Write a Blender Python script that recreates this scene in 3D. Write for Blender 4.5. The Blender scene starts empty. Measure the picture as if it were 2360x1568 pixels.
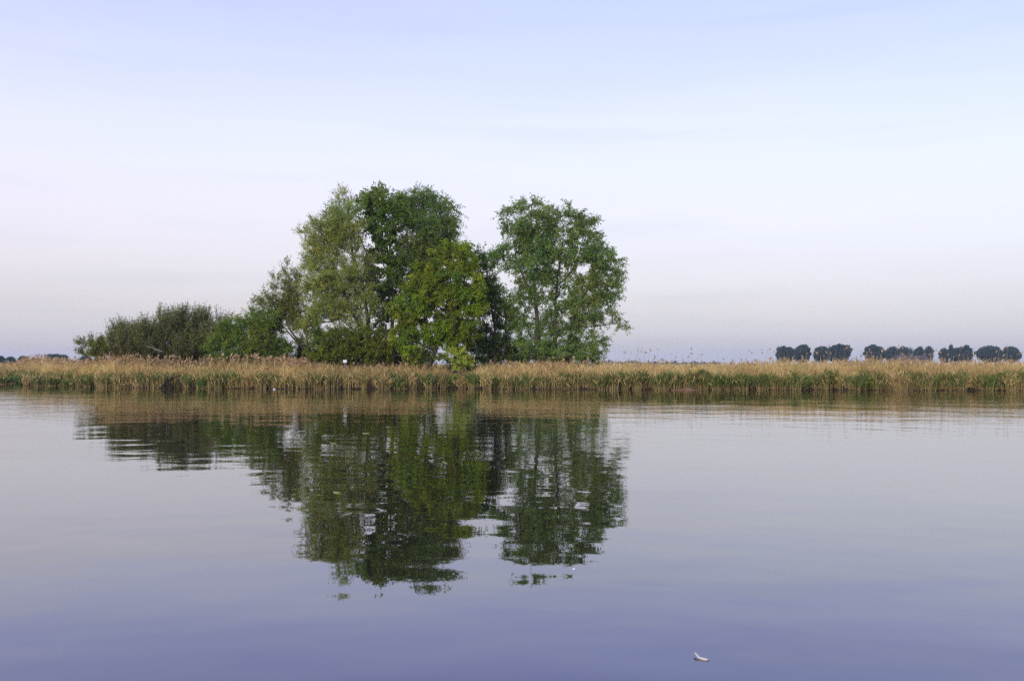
import bpy, math
import numpy as np

# ------------------------------------------------------------------ camera, sky, sun, exposure
SC = bpy.context.scene
COL = SC.collection
F = 2293.0                      # focal length in photo units (photo taken as 2359 wide)
CX, HY, EYE = 1179.5, 838.0, 1.6   # principal column, horizon row, eye height above the water

cam_d = bpy.data.cameras.new("camera")
cam_d.sensor_width = 36.0
cam_d.lens = 36.0 * F / 2359.0
cam_d.shift_y = 54.0 / 2359.0
cam_d.clip_end = 9000.0
cam = bpy.data.objects.new("camera", cam_d)
cam.location = (0, 0, EYE)
cam.rotation_euler = (math.radians(90), 0, 0)
COL.objects.link(cam)
SC.camera = cam

def lin(r, g, b):
    def f(c):
        c /= 255.0
        return c / 12.92 if c <= 0.04045 else ((c + 0.055) / 1.055) ** 2.4
    return (f(r), f(g), f(b), 1.0)

SUN_EL, SUN_AZ = 17.0, 205.0    # low weak sun behind the camera, a little to the left (azimuth from +Y, clockwise)
world = bpy.data.worlds.new("World")
SC.world = world
world.use_nodes = True
wn, wl = world.node_tree.nodes, world.node_tree.links
wn.clear()
w_out = wn.new("ShaderNodeOutputWorld")
w_bg = wn.new("ShaderNodeBackground"); w_bg.inputs[1].default_value = 0.05
w_sky = wn.new("ShaderNodeTexSky"); w_sky.sky_type = 'NISHITA'; w_sky.sun_disc = False
w_sky.sun_elevation = math.radians(SUN_EL); w_sky.sun_rotation = math.radians(SUN_AZ)
w_sky.dust_density = 2.0
wl.new(w_sky.outputs[0], w_bg.inputs[0])
# thin high veil of cloud over the clear sky
w_tc = wn.new("ShaderNodeTexCoord")
w_sep = wn.new("ShaderNodeSeparateXYZ"); wl.new(w_tc.outputs["Generated"], w_sep.inputs[0])
w_as = wn.new("ShaderNodeMath"); w_as.operation = 'ARCSINE'; wl.new(w_sep.outputs[2], w_as.inputs[0])
w_map = wn.new("ShaderNodeMapping"); w_map.inputs["Scale"].default_value = (1.6, 1.6, 14.0)
wl.new(w_tc.outputs["Generated"], w_map.inputs[0])
w_n = wn.new("ShaderNodeTexNoise"); w_n.inputs["Scale"].default_value = 1.5; w_n.inputs["Detail"].default_value = 4.0
w_n.inputs["Roughness"].default_value = 0.5
wl.new(w_map.outputs[0], w_n.inputs[0])
w_nm = wn.new("ShaderNodeMath"); w_nm.operation = 'MULTIPLY_ADD'
w_nm.inputs[1].default_value = 0.06; w_nm.inputs[2].default_value = -0.03
wl.new(w_n.outputs[0], w_nm.inputs[0])
w_e = wn.new("ShaderNodeMath"); w_e.operation = 'ADD'
wl.new(w_as.outputs[0], w_e.inputs[0]); wl.new(w_nm.outputs[0], w_e.inputs[1])
w_r = wn.new("ShaderNodeMapRange"); w_r.inputs[1].default_value = 0.0; w_r.inputs[2].default_value = math.pi / 2
wl.new(w_e.outputs[0], w_r.inputs[0])
w_ramp = wn.new("ShaderNodeValToRGB")
VEIL = [(0.0, (.49, .50, .58)), (1.6, (.52, .52, .60)), (3.4, (.59, .555, .635)), (5.9, (.68, .63, .71)), (8.4, (.745, .70, .81)),
        (10.8, (.745, .735, .95)), (13.0, (.71, .725, 1.11)), (16.0, (.625, .66, 1.24)), (20.0, (.545, .59, 1.33)), (28.0, (.38, .495, 1.26)),
        (50.0, (.44, .515, .96)), (90.0, (.46, .52, .86))]
els = w_ramp.color_ramp.elements
while len(els) < len(VEIL):
    els.new(0.5)
for el, (deg, c) in zip(els, VEIL):
    el.position = deg / 90.0
    el.color = (c[0] * .5, c[1] * .5, c[2] * .5, 1)
wl.new(w_r.outputs[0], w_ramp.inputs[0])
w_bg2 = wn.new("ShaderNodeBackground"); w_bg2.inputs[1].default_value = 2.0
# the veil is a touch pinker towards the west (left), bluer towards the right
w_az = wn.new("ShaderNodeMapRange"); w_az.inputs[1].default_value = -0.6; w_az.inputs[2].default_value = 0.6
wl.new(w_sep.outputs[0], w_az.inputs[0])
w_tint = wn.new("ShaderNodeMix"); w_tint.data_type = 'RGBA'
w_tint.inputs[6].default_value = (1.025, 0.985, 0.975, 1); w_tint.inputs[7].default_value = (0.955, 0.965, 0.99, 1)
wl.new(w_az.outputs[0], w_tint.inputs[0])
w_mul = wn.new("ShaderNodeMix"); w_mul.data_type = 'RGBA'; w_mul.blend_type = 'MULTIPLY'; w_mul.inputs[0].default_value = 1.0
wl.new(w_ramp.outputs[0], w_mul.inputs[6]); wl.new(w_tint.outputs[2], w_mul.inputs[7])
# faint grey wisps
w_map2 = wn.new("ShaderNodeMapping"); w_map2.inputs["Scale"].default_value = (2.2, 2.2, 26.0)
w_map2.inputs["Rotation"].default_value = (0, math.radians(1.5), 0); w_map2.inputs["Location"].default_value = (3.4, 0.7, 1.0)
wl.new(w_tc.outputs["Generated"], w_map2.inputs[0])
w_n2 = wn.new("ShaderNodeTexNoise"); w_n2.inputs["Scale"].default_value = 1.7; w_n2.inputs["Detail"].default_value = 5.0
wl.new(w_map2.outputs[0], w_n2.inputs[0])
w_wr = wn.new("ShaderNodeMapRange"); w_wr.interpolation_type = 'SMOOTHSTEP'
w_wr.inputs[1].default_value = .50; w_wr.inputs[2].default_value = .74; w_wr.inputs[3].default_value = 0.0; w_wr.inputs[4].default_value = 1.0
wl.new(w_n2.outputs[0], w_wr.inputs[0])
w_wisp = wn.new("ShaderNodeMix"); w_wisp.data_type = 'RGBA'; w_wisp.blend_type = 'MULTIPLY'
wl.new(w_wr.outputs[0], w_wisp.inputs[0]); wl.new(w_mul.outputs[2], w_wisp.inputs[6]); w_wisp.inputs[7].default_value = (.94, .95, .965, 1)
wl.new(w_wisp.outputs[2], w_bg2.inputs[0])
w_add = wn.new("ShaderNodeAddShader")
wl.new(w_bg.outputs[0], w_add.inputs[0]); wl.new(w_bg2.outputs[0], w_add.inputs[1])
wl.new(w_add.outputs[0], w_out.inputs[0])

sun_d = bpy.data.lights.new("sun", 'SUN')
sun_d.energy = 1.5
sun_d.angle = math.radians(12)
sun_d.color = (1.0, 0.90, 0.76)
sun = bpy.data.objects.new("sun", sun_d)
sun.rotation_euler = (math.radians(90 - SUN_EL), 0, math.radians(180 - SUN_AZ))
COL.objects.link(sun)

SC.view_settings.view_transform = 'Standard'
SC.view_settings.look = 'None'
SC.view_settings.gamma = 1.0
SC.view_settings.exposure = 0.0
SC.view_settings.use_curve_mapping = False
SC.render.engine = 'CYCLES'
SC.cycles.max_bounces = 6
SC.cycles.diffuse_bounces = 3
SC.cycles.glossy_bounces = 3
SC.cycles.transmission_bounces = 3
SC.cycles.volume_bounces = 0
SC.cycles.use_denoising = False
SC.render.film_transparent = False

# ------------------------------------------------------------------ helpers
def at(x, y, d):
    """point at depth d metres seen at column x, row y of the photo (2359 wide)"""
    return np.array([(x - CX) * d / F, d, EYE + (HY - y) * d / F])

def tag(o, label=None, cat=None, group=None, kind=None):
    if label: o["label"] = label
    if cat: o["category"] = cat
    if group: o["group"] = group
    if kind: o["kind"] = kind
    return o

def empty(name, loc):
    o = bpy.data.objects.new(name, None)
    o.empty_display_size = 0.2
    o.location = [float(v) for v in loc]
    COL.objects.link(o)
    return o

class Geo:
    """collects vertices, quads and triangles with a tone and a material number for each face"""
    def __init__(s):
        s.v, s.q, s.t, s.qt, s.tt, s.qm, s.tm, s.n = [], [], [], [], [], [], [], 0
    def add(s, v, q=None, t=None, qt=None, tt=None, m=0):
        v = np.asarray(v, float).reshape(-1, 3)
        if q is not None and len(q):
            q = np.asarray(q, int); s.q.append(q + s.n)
            s.qt.append(np.broadcast_to(np.asarray(0.5 if qt is None else qt, float), (len(q),)))
            s.qm.append(np.full(len(q), m))
        if t is not None and len(t):
            t = np.asarray(t, int); s.t.append(t + s.n)
            s.tt.append(np.broadcast_to(np.asarray(0.5 if tt is None else tt, float), (len(t),)))
            s.tm.append(np.full(len(t), m))
        s.v.append(v); s.n += len(v)
    def build(s, name, mats, parent=None, smooth=False, origin=None):
        V = np.concatenate(s.v) if s.v else np.zeros((0, 3))
        org = np.zeros(3) if origin is None else np.asarray(origin, float)
        V = V - org
        Q = np.concatenate(s.q) if s.q else np.zeros((0, 4), int)
        T = np.concatenate(s.t) if s.t else np.zeros((0, 3), int)
        me = bpy.data.meshes.new(name)
        me.vertices.add(len(V)); me.vertices.foreach_set("co", V.astype(np.float32).ravel())
        nl = Q.size + T.size
        me.loops.add(nl)
        me.loops.foreach_set("vertex_index", np.concatenate([Q.ravel(), T.ravel()]).astype(np.int32))
        me.polygons.add(len(Q) + len(T))
        st = np.concatenate([np.arange(len(Q)) * 4, Q.size + np.arange(len(T)) * 3]).astype(np.int32)
        me.polygons.foreach_set("loop_start", st)
        tone = np.concatenate(s.qt + s.tt) if (s.qt or s.tt) else np.zeros(0)
        mi = np.concatenate(s.qm + s.tm) if (s.qm or s.tm) else np.zeros(0)
        me.update(calc_edges=True)
        if not isinstance(mats, (list, tuple)): mats = [mats]
        for m in mats: me.materials.append(m)
        me.polygons.foreach_set("material_index", mi.astype(np.int32))
        me.polygons.foreach_set("use_smooth", np.full(len(mi), bool(smooth)))
        a = me.attributes.new("tone", 'FLOAT', 'FACE')
        a.data.foreach_set("value", tone.astype(np.float32))
        me.update()
        o = bpy.data.objects.new(name, me)
        COL.objects.link(o)
        if parent is not None:
            o.parent = parent
        elif origin is not None:
            o.location = [float(v) for v in org]
        return o

def unit(a):
    return a / np.maximum(np.linalg.norm(a, axis=-1, keepdims=True), 1e-9)

def tube(g, pts, radii, sides=8, tone=0.5, rng=None, m=0, cap=True):
    pts = np.asarray(pts, float); radii = np.asarray(radii, float)
    n = len(pts)
    tan = unit(np.gradient(pts, axis=0))
    ref = np.array([0.31, 0.94, 0.11])
    a = unit(np.cross(tan, ref)); b = np.cross(tan, a)
    ang = np.arange(sides) * 2 * np.pi / sides
    rr = radii[:, None] * (1 + (rng.normal(0, .07, (n, sides)) if rng is not None else 0))
    V = pts[:, None] + rr[..., None] * (np.cos(ang)[None, :, None] * a[:, None] + np.sin(ang)[None, :, None] * b[:, None])
    i = np.arange(n - 1)[:, None] * sides; j = np.arange(sides)[None]; k = (j + 1) % sides
    q = np.stack([i + j, i + k, i + sides + k, i + sides + j], -1).reshape(-1, 4)
    V = V.reshape(-1, 3)
    t = None
    if cap:
        V = np.concatenate([V, pts[:1], pts[-1:]])
        c0, c1 = n * sides, n * sides + 1
        jj = np.arange(sides); kk = (jj + 1) % sides
        t = np.concatenate([np.stack([np.full(sides, c0), kk, jj], -1),
                            np.stack([np.full(sides, c1), (n - 1) * sides + jj, (n - 1) * sides + kk], -1)])
    g.add(V, q, t, tone, tone, m)

def frusta(g, A, B, ra, rb, sides, tone=0.5, m=0):
    """many separate tapered segments at once"""
    if len(A) == 0: return
    d = unit(B - A)
    a = unit(np.cross(d, np.array([0.37, 0.9, 0.21]))); b = np.cross(d, a)
    ang = np.arange(sides) * 2 * np.pi / sides
    off = np.cos(ang)[None, :, None] * a[:, None] + np.sin(ang)[None, :, None] * b[:, None]
    V = np.concatenate([A[:, None] + off * ra[:, None, None], B[:, None] + off * rb[:, None, None]], 1)
    base = np.arange(len(A))[:, None] * (2 * sides); j = np.arange(sides)[None]; k = (j + 1) % sides
    q = np.stack([base + j, base + k, base + sides + k, base + sides + j], -1).reshape(-1, 4)
    g.add(V.reshape(-1, 3), q, None, tone if np.isscalar(tone) else np.repeat(tone, sides), None, m)

def box(g, lo, hi, m=0, tone=0.5):
    (x0, y0, z0), (x1, y1, z1) = lo, hi
    V = [(x0, y0, z0), (x1, y0, z0), (x1, y1, z0), (x0, y1, z0), (x0, y0, z1), (x1, y0, z1), (x1, y1, z1), (x0, y1, z1)]
    q = [(0, 3, 2, 1), (4, 5, 6, 7), (0, 1, 5, 4), (1, 2, 6, 5), (2, 3, 7, 6), (3, 0, 4, 7)]
    g.add(V, q, None, tone, None, m)

# ------------------------------------------------------------------ materials
def new_mat(name):
    m = bpy.data.materials.new(name); m.use_nodes = True
    nt = m.node_tree; nt.nodes.clear()
    out = nt.nodes.new("ShaderNodeOutputMaterial")
    return m, nt, out

def mixrgb(nt, fac, a, b):
    n = nt.nodes.new("ShaderNodeMix"); n.data_type = 'RGBA'
    for idx, v in ((0, fac), (6, a), (7, b)):
        if hasattr(v, "is_output"): nt.links.new(v, n.inputs[idx])
        else: n.inputs[idx].default_value = v if idx == 0 else (*v[:3], 1)
    return n.outputs[2]

def mixrgb_mul(nt, a, b):
    n = nt.nodes.new("ShaderNodeMix"); n.data_type = 'RGBA'; n.blend_type = 'MULTIPLY'; n.inputs[0].default_value = 1.0
    nt.links.new(a, n.inputs[6]); n.inputs[7].default_value = (*b, 1)
    return n.outputs[2]

def leaf_mat(name, ca, cb, trans=0.9, vary=0.12, rough=0.55, hue=.028):
    m, nt, out = new_mat(name)
    at_ = nt.nodes.new("ShaderNodeAttribute"); at_.attribute_name = "tone"
    col = mixrgb(nt, at_.outputs["Fac"], ca, cb)
    ge = nt.nodes.new("ShaderNodeNewGeometry")
    hsv = nt.nodes.new("ShaderNodeHueSaturation")
    mr = nt.nodes.new("ShaderNodeMapRange")
    mr.inputs[3].default_value = 1 - vary * 2; mr.inputs[4].default_value = 1 + vary * 2
    nt.links.new(ge.outputs["Random Per Island"], mr.inputs[0])
    nt.links.new(mr.outputs[0], hsv.inputs["Value"]); nt.links.new(col, hsv.inputs["Color"])
    nz = nt.nodes.new("ShaderNodeTexNoise"); nz.inputs["Scale"].default_value = .45; nz.inputs["Detail"].default_value = 3
    nt.links.new(ge.outputs["Position"], nz.inputs[0])
    hr = nt.nodes.new("ShaderNodeMapRange"); hr.inputs[1].default_value = .3; hr.inputs[2].default_value = .7
    hr.inputs[3].default_value = .5 - hue * .5; hr.inputs[4].default_value = .5 + hue * 1.2
    nt.links.new(nz.outputs[0], hr.inputs[0]); nt.links.new(hr.outputs[0], hsv.inputs["Hue"])
    p = nt.nodes.new("ShaderNodeBsdfPrincipled")
    p.inputs["Roughness"].default_value = rough; p.inputs["Specular IOR Level"].default_value = 0.25
    tr = nt.nodes.new("ShaderNodeBsdfTranslucent")
    nt.links.new(hsv.outputs[0], p.inputs["Base Color"])
    nt.links.new(mixrgb_mul(nt, hsv.outputs[0], (1.25 * trans, 1.15 * trans, .7 * trans)), tr.inputs["Color"])
    mx = nt.nodes.new("ShaderNodeAddShader")       # a leaf reflects some of the light and lets some through
    nt.links.new(p.outputs[0], mx.inputs[0]); nt.links.new(tr.outputs[0], mx.inputs[1])
    nt.links.new(mx.outputs[0], out.inputs[0])
    return m

def rough_mat(name, ca, cb, scale=4.0, rough=0.85, stretch=(1, 1, 1), bump=0.4):
    m, nt, out = new_mat(name)
    tc = nt.nodes.new("ShaderNodeTexCoord")
    mp = nt.nodes.new("ShaderNodeMapping"); mp.inputs["Scale"].default_value = stretch
    nt.links.new(tc.outputs["Object"], mp.inputs[0])
    n = nt.nodes.new("ShaderNodeTexNoise"); n.inputs["Scale"].default_value = scale; n.inputs["Detail"].default_value = 6
    nt.links.new(mp.outputs[0], n.inputs[0])
    mr = nt.nodes.new("ShaderNodeMapRange"); mr.inputs[1].default_value = .35; mr.inputs[2].default_value = .65
    nt.links.new(n.outputs[0], mr.inputs[0])
    p = nt.nodes.new("ShaderNodeBsdfPrincipled"); p.inputs["Roughness"].default_value = rough
    p.inputs["Specular IOR Level"].default_value = 0.2
    nt.links.new(mixrgb(nt, mr.outputs[0], ca, cb), p.inputs["Base Color"])
    b = nt.nodes.new("ShaderNodeBump"); b.inputs["Strength"].default_value = bump; b.inputs["Distance"].default_value = .03
    nt.links.new(n.outputs[0], b.inputs["Height"]); nt.links.new(b.outputs[0], p.inputs["Normal"])
    nt.links.new(p.outputs[0], out.inputs[0])
    return m

BARK = rough_mat("bark_dark", (0.035, 0.03, 0.022), (0.085, 0.075, 0.055), 5, stretch=(1, 1, .25))
BARK_PALE = rough_mat("bark_pale", (0.10, 0.085, 0.055), (0.17, 0.14, 0.10), 5, stretch=(1, 1, .25))
TWIG_BROWN = rough_mat("bark_brown", (0.06, 0.045, 0.028), (0.11, 0.085, 0.055), 5)
DEADWOOD = rough_mat("dead_wood", (0.30, 0.25, 0.19), (0.42, 0.37, 0.30), 6, stretch=(.3, 1, 1))
DRIFT = rough_mat("wet_wood", (0.018, 0.014, 0.012), (0.045, 0.035, 0.03), 6)
MUD = rough_mat("mud", (0.045, 0.032, 0.02), (0.10, 0.075, 0.04), 3)

# ------------------------------------------------------------------ river bank, ground and water
_bx = np.array([-400, -150, 0, 45, 60, 130, 190, 240, 300, 450, 600, 700, 900, 1000, 1060, 1110, 1300, 1500, 1700, 2000, 2359, 2600, 3000.])
_by = np.array([884, 882, 880, 880.5, 882, 886, 889.5, 892, 893.5, 894, 895, 896, 895.5, 894.6, 894.6, 896, 896.5, 897, 898, 898.5, 899.5, 900, 900.])
_bd = EYE * F / (_by - HY)
BX, BY = (_bx - CX) * _bd / F, _bd
def bank(x):
    x = np.asarray(x, float)
    y = np.interp(x, BX, BY)
    return y + 0.22 * np.sin(x * 1.7 + 1.0) + 0.16 * np.sin(x * 3.9) + 0.10 * np.sin(x * 7.3 + 2)
def bank_d(col):
    """depth of the bank where it is seen at photo column col"""
    d = np.interp(col, _bx, _bd)
    for _ in range(3): d = float(bank((col - CX) * d / F))
    return d

def build_ground():
    xs = np.unique(np.concatenate([np.linspace(-1800, -90, 14), np.arange(-90, 90.1, .4), np.linspace(90, 1800, 14)]))
    rng = np.random.default_rng(3)
    yb = bank(xs)
    rows = []
    for y, z in ((-1500, .6), (-60, .5), (-8, .45), (0.2, .42), (0.9, .3), (1.3, -.15), (3, -1.1)):
        rows.append((np.full_like(xs, y), np.full_like(xs, z)))
    rows.append((yb * .5, np.full_like(xs, -2.4)))
    for t, z, nz in ((-4, -1.4, 0), (-.6, -.5, .02), (-.06, -.12, .02), (.03, .045, .01), (.5, .12, .03), (1.4, .2, .08), (3, .28, .08), (7, .32, .1), (16, .35, .1),
                     (50, .35, .05), (160, .35, 0), (600, .35, 0), (1750, .35, 0)):
        rows.append((yb + t, z + rng.normal(0, 1, len(xs)) * nz))
    R, C = len(rows), len(xs)
    V = np.stack([np.broadcast_to(xs, (R, C)), np.stack([r[0] for r in rows]), np.stack([r[1] for r in rows])], -1)
    i = np.arange(R - 1)[:, None] * C; j = np.arange(C - 1)[None]
    q = np.stack([i + j, i + j + 1, i + C + j + 1, i + C + j], -1).reshape(-1, 4)
    g = Geo(); g.add(V.reshape(-1, 3), q)
    m, nt, out = new_mat("bank_soil")
    tc = nt.nodes.new("ShaderNodeTexCoord")
    n = nt.nodes.new("ShaderNodeTexNoise"); n.inputs["Scale"].default_value = 1.3; n.inputs["Detail"].default_value = 8
    nt.links.new(tc.outputs["Object"], n.inputs[0])
    sep = nt.nodes.new("ShaderNodeSeparateXYZ"); nt.links.new(tc.outputs["Object"], sep.inputs[0])
    mr = nt.nodes.new("ShaderNodeMapRange"); mr.inputs[1].default_value = .08; mr.inputs[2].default_value = .26
    nt.links.new(sep.outputs[2], mr.inputs[0])
    mr2 = nt.nodes.new("ShaderNodeMapRange"); mr2.inputs[1].default_value = .38; mr2.inputs[2].default_value = .62
    nt.links.new(n.outputs[0], mr2.inputs[0])
    grass = mixrgb(nt, mr2.outputs[0], (0.10, 0.11, 0.03), (0.27, 0.20, 0.085))
    mud = mixrgb(nt, mr2.outputs[0], (0.022, 0.016, 0.011), (0.055, 0.042, 0.026))
    p = nt.nodes.new("ShaderNodeBsdfPrincipled"); p.inputs["Roughness"].default_value = .9
    p.inputs["Specular IOR Level"].default_value = .1
    nt.links.new(mixrgb(nt, mr.outputs[0], mud, grass), p.inputs["Base Color"])
    nt.links.new(p.outputs[0], out.inputs[0])
    tag(g.build("ground", m), kind="structure")

WATER = dict(base=(0.021, 0.019, 0.009), ior=1.7, gain=1.0)
def build_water():
    g = Geo(); g.add([(-1700, .6, 0), (1700, .6, 0), (1700, 125, 0), (-1700, 125, 0)], [(0, 1, 2, 3)])
    m, nt, out = new_mat("river_water")
    N, L = nt.nodes, nt.links
    tc = N.new("ShaderNodeNewGeometry")
    # rippled and calm patches
    mk = N.new("ShaderNodeTexNoise"); mk.inputs["Scale"].default_value = .075; mk.inputs["Detail"].default_value = 2
    L.new(tc.outputs["Position"], mk.inputs[0])
    mkr = N.new("ShaderNodeMapRange"); mkr.inputs[1].default_value = .36; mkr.inputs[2].default_value = .64
    mkr.inputs[3].default_value = .35; mkr.inputs[4].default_value = 1.5
    L.new(mk.outputs[0], mkr.inputs[0])
    # the light breeze ruffles the far half of the river, the near water lies calm
    sy = N.new("ShaderNodeSeparateXYZ"); L.new(tc.outputs["Position"], sy.inputs[0])
    br = N.new("ShaderNodeMapRange"); br.inputs[1].default_value = 9; br.inputs[2].default_value = 32; br.inputs[3].default_value = .06; br.inputs[4].default_value = 1.0
    L.new(sy.outputs[1], br.inputs[0])
    pm = N.new("ShaderNodeMath"); pm.operation = 'MULTIPLY'; L.new(mkr.outputs[0], pm.inputs[0]); L.new(br.outputs[0], pm.inputs[1])
    # layers: wave count per metre across and along, rotation, slope, patchy
    layers = [((.26, .32), 14, .0022, 0), ((.95, 1.15), 10, .0030, 0), ((2.0, 2.4), -12, .0016, 0), ((2.8, 3.6), 6, .0026, 1), ((6.5, 8.0), 8, .0060, 1)]
    EPS = .03
    def height(off):
        acc = None
        ad = N.new("ShaderNodeVectorMath"); ad.operation = 'ADD'
        ad.inputs[1].default_value = off; L.new(tc.outputs["Position"], ad.inputs[0])
        for k, (sc, rot, slope, patchy) in enumerate(layers):
            mp = N.new("ShaderNodeMapping"); mp.vector_type = 'POINT'
            mp.inputs["Rotation"].default_value = (0, 0, math.radians(rot))
            mp.inputs["Location"].default_value = (7.3 * k, 3.1 * k, 0)
            L.new(ad.outputs[0], mp.inputs[0])
            ms = N.new("ShaderNodeVectorMath"); ms.operation = 'MULTIPLY'
            ms.inputs[1].default_value = (sc[0], sc[1], 1); L.new(mp.outputs[0], ms.inputs[0])
            nz = N.new("ShaderNodeTexNoise"); nz.noise_dimensions = '2D'
            nz.inputs["Scale"].default_value = 1.0; nz.inputs["Detail"].default_value = .6
            L.new(ms.outputs[0], nz.inputs[0])
            mm = N.new("ShaderNodeMath"); mm.operation = 'MULTIPLY'
            mm.inputs[1].default_value = slope / sc[1] * WATER["gain"]
            L.new(nz.outputs[0], mm.inputs[0])
            o = mm.outputs[0]
            if patchy:
                m2 = N.new("ShaderNodeMath"); m2.operation = 'MULTIPLY'
                L.new(o, m2.inputs[0]); L.new(pm.outputs[0], m2.inputs[1]); o = m2.outputs[0]
            if acc is None: acc = o
            else:
                s = N.new("ShaderNodeMath"); s.operation = 'ADD'
                L.new(acc, s.inputs[0]); L.new(o, s.inputs[1]); acc = s.outputs[0]
        return acc
    h0, hx, hy = height((0, 0, 0)), height((EPS, 0, 0)), height((0, EPS, 0))
    comp = N.new("ShaderNodeCombineXYZ"); comp.inputs[2].default_value = 1.0
    for idx, hh in ((0, hx), (1, hy)):
        s = N.new("ShaderNodeMath"); s.operation = 'SUBTRACT'; L.new(h0, s.inputs[0]); L.new(hh, s.inputs[1])
        k = N.new("ShaderNodeMath"); k.operation = 'MULTIPLY'; k.inputs[1].default_value = 2.2 / EPS
        L.new(s.outputs[0], k.inputs[0]); L.new(k.outputs[0], comp.inputs[idx])
    nm = N.new("ShaderNodeVectorMath"); nm.operation = 'NORMALIZE'; L.new(comp.outputs[0], nm.inputs[0])
    p = N.new("ShaderNodeBsdfPrincipled")
    p.inputs["Base Color"].default_value = (*WATER["base"], 1)
    p.inputs["Roughness"].default_value = 0.012
    p.inputs["IOR"].default_value = WATER["ior"]
    L.new(nm.outputs[0], p.inputs["Normal"])
    L.new(p.outputs[0], out.inputs[0])
    tag(g.build("river_water", m), kind="structure")

build_ground()
build_water()

# ------------------------------------------------------------------ trees
TREE_LIGHT = {}
def make_tree(name, label, group, cat, stems, lobes, leaf, depth, seed=0, bark=BARK, dens=1.35, twigs=9, per=14, twig_len=.75, up=.2, out=.8,
              leaf_l=.17, leaf_w=.07, shell=.33, hang=.2, spread=.55, tone_mu=.45, lobe_depth=1.0, trunk_sides=9, tip_r=.006, rise=.5, pipe=.42, drop=(0, 0)):
    rng = np.random.default_rng(seed + 100)
    dens = dens * 5.0; twig_len = twig_len * .85; leaf_w = leaf_w * .84; leaf_l = leaf_l * .78; per = int(per * 1.65)
    base = at(*stems[0][0][0][:2], stems[0][0][0][2] if len(stems[0][0][0]) > 2 else depth)
    base[2] = .2
    root = empty(name, base)
    tag(root, label, cat, group)
    # skeleton: the main stems
    P, par, isstem, rmin = [], [], [], []
    for pts, r0, r1 in stems:
        w = np.array([at(p[0], p[1], p[2] if len(p) > 2 else depth) for p in pts])
        if pts[0][1] >= 826: w[0, 2] = min(w[0, 2], .1)
        seg = np.concatenate([[0], np.cumsum(np.linalg.norm(np.diff(w, axis=0), axis=1))])
        n = max(5, int(seg[-1] / .55))
        u = np.linspace(0, seg[-1], n)
        c = np.stack([np.interp(u, seg, w[:, k]) for k in range(3)], 1)
        for _ in range(2): c[1:-1] = .25 * c[:-2] + .5 * c[1:-1] + .25 * c[2:]
        c[1:-1, :2] += rng.normal(0, .035, (n - 2, 2))
        rad = r0 + (r1 - r0) * (u / u[-1]) ** .8
        rad[0] *= 1.25
        gt = Geo(); tube(gt, c, rad, trunk_sides, rng=rng)
        gt.build('trunk' if pts[0][1] >= 826 else 'limb', bark, root, True, origin=base)
        k0 = len(P)
        # join the stem to the nearest earlier node when it starts on another stem
        pr = -1
        if k0 and pts[0][1] < 826:
            pr = int(np.argmin(np.linalg.norm(np.array(P) - c[0], axis=1)))
        for k in range(n):
            P.append(c[k]); par.append(pr if k == 0 else k0 + k - 1); isstem.append(True); rmin.append(rad[k])
    # foliage clump centres spread through the lobes
    cen, own = [], []
    for lb in lobes:
        cx, cy, rx, ry = lb[:4]
        if cy < drop[0]: cy += drop[1]
        wgt = max(lb[4], .4) if len(lb) > 4 else 1.0
        r = np.array([rx, 0, ry]) * depth / F
        r[1] = .5 * (r[0] + r[2]) * lobe_depth
        d0 = depth + rng.uniform(-.6, .6) * r[1] * 1.3
        c0 = at(cx, cy, d0)
        n = max(3, int(round(dens * wgt * math.pi * r[0] * r[2])))
        got = 0
        for _ in range(n * 6):
            v = unit(rng.normal(size=3)); k = rng.random() ** shell
            p = c0 + v * r * k * rng.uniform(.82, 1.08)
            if p[2] < .5: continue
            if cen and np.min(np.sum((np.array(cen[-90:]) - p) ** 2, 1)) < (.33 * (1.35 / dens) ** .5) ** 2: continue
            cen.append(p); own.append(c0); got += 1
            if got >= n: break
    cen = np.array(cen); own = np.array(own)
    Pst = np.array(P)
    order = np.argsort([np.min(np.linalg.norm(Pst - p, axis=1)) for p in cen])
    arr = np.zeros((len(P) + len(cen) * 5, 3)); arr[:len(P)] = P; cnt = len(P)
    tips = np.zeros(len(cen), int)
    for idx in order:
        p = cen[idx]
        dv = p - arr[:cnt]; dist = np.linalg.norm(dv, axis=1)
        cost = dist + 1.3 * np.maximum(0, .35 * dist - dv[:, 2]) * rise * 2
        q = int(np.argmin(cost))
        a = arr[q]; dd = p - a; ln = np.linalg.norm(dd)
        ns = int(np.clip(ln / .6, 1, 4))
        last = q
        bow = np.array([0, 0, 1.0]) * ln * .10 * (1 if rise > 0 else -1) + rng.normal(0, .05, 3) * ln
        for s in range(1, ns + 1):
            f = s / ns
            arr[cnt] = a + dd * f + bow * math.sin(math.pi * f) + (rng.normal(0, .03, 3) if s < ns else 0)
            P.append(arr[cnt]); par.append(last); isstem.append(False); rmin.append(0); last = cnt; cnt += 1
        tips[idx] = last
    arr = arr[:cnt]; par = np.array(par)
    load = np.zeros(cnt); load[tips] += 1
    for k in range(cnt - 1, -1, -1):
        if par[k] >= 0 and not isstem[k]: load[par[k]] += load[k]
    rad = tip_r * 1.8 * np.maximum(load, 1) ** pipe
    gb = Geo()
    nn = np.array([k for k in range(cnt) if not isstem[k]], int)
    A, B = arr[par[nn]], arr[nn]
    rb = rad[nn]; ra = np.where(np.array(isstem)[par[nn]], rb * 1.25, np.minimum(rad[par[nn]], rb * 1.5))
    big = rb > .035
    frusta(gb, A[big], B[big], ra[big], rb[big], 6)
    frusta(gb, A[~big], B[~big], ra[~big], rb[~big], 4)
    # twigs and leaves
    gl = Geo()
    nC = len(cen); T = twigs; Lf = per
    bdir = unit(arr[tips] - arr[par[tips]])
    outw = unit(cen - own + 1e-3) * .55 + bdir * .45
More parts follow.
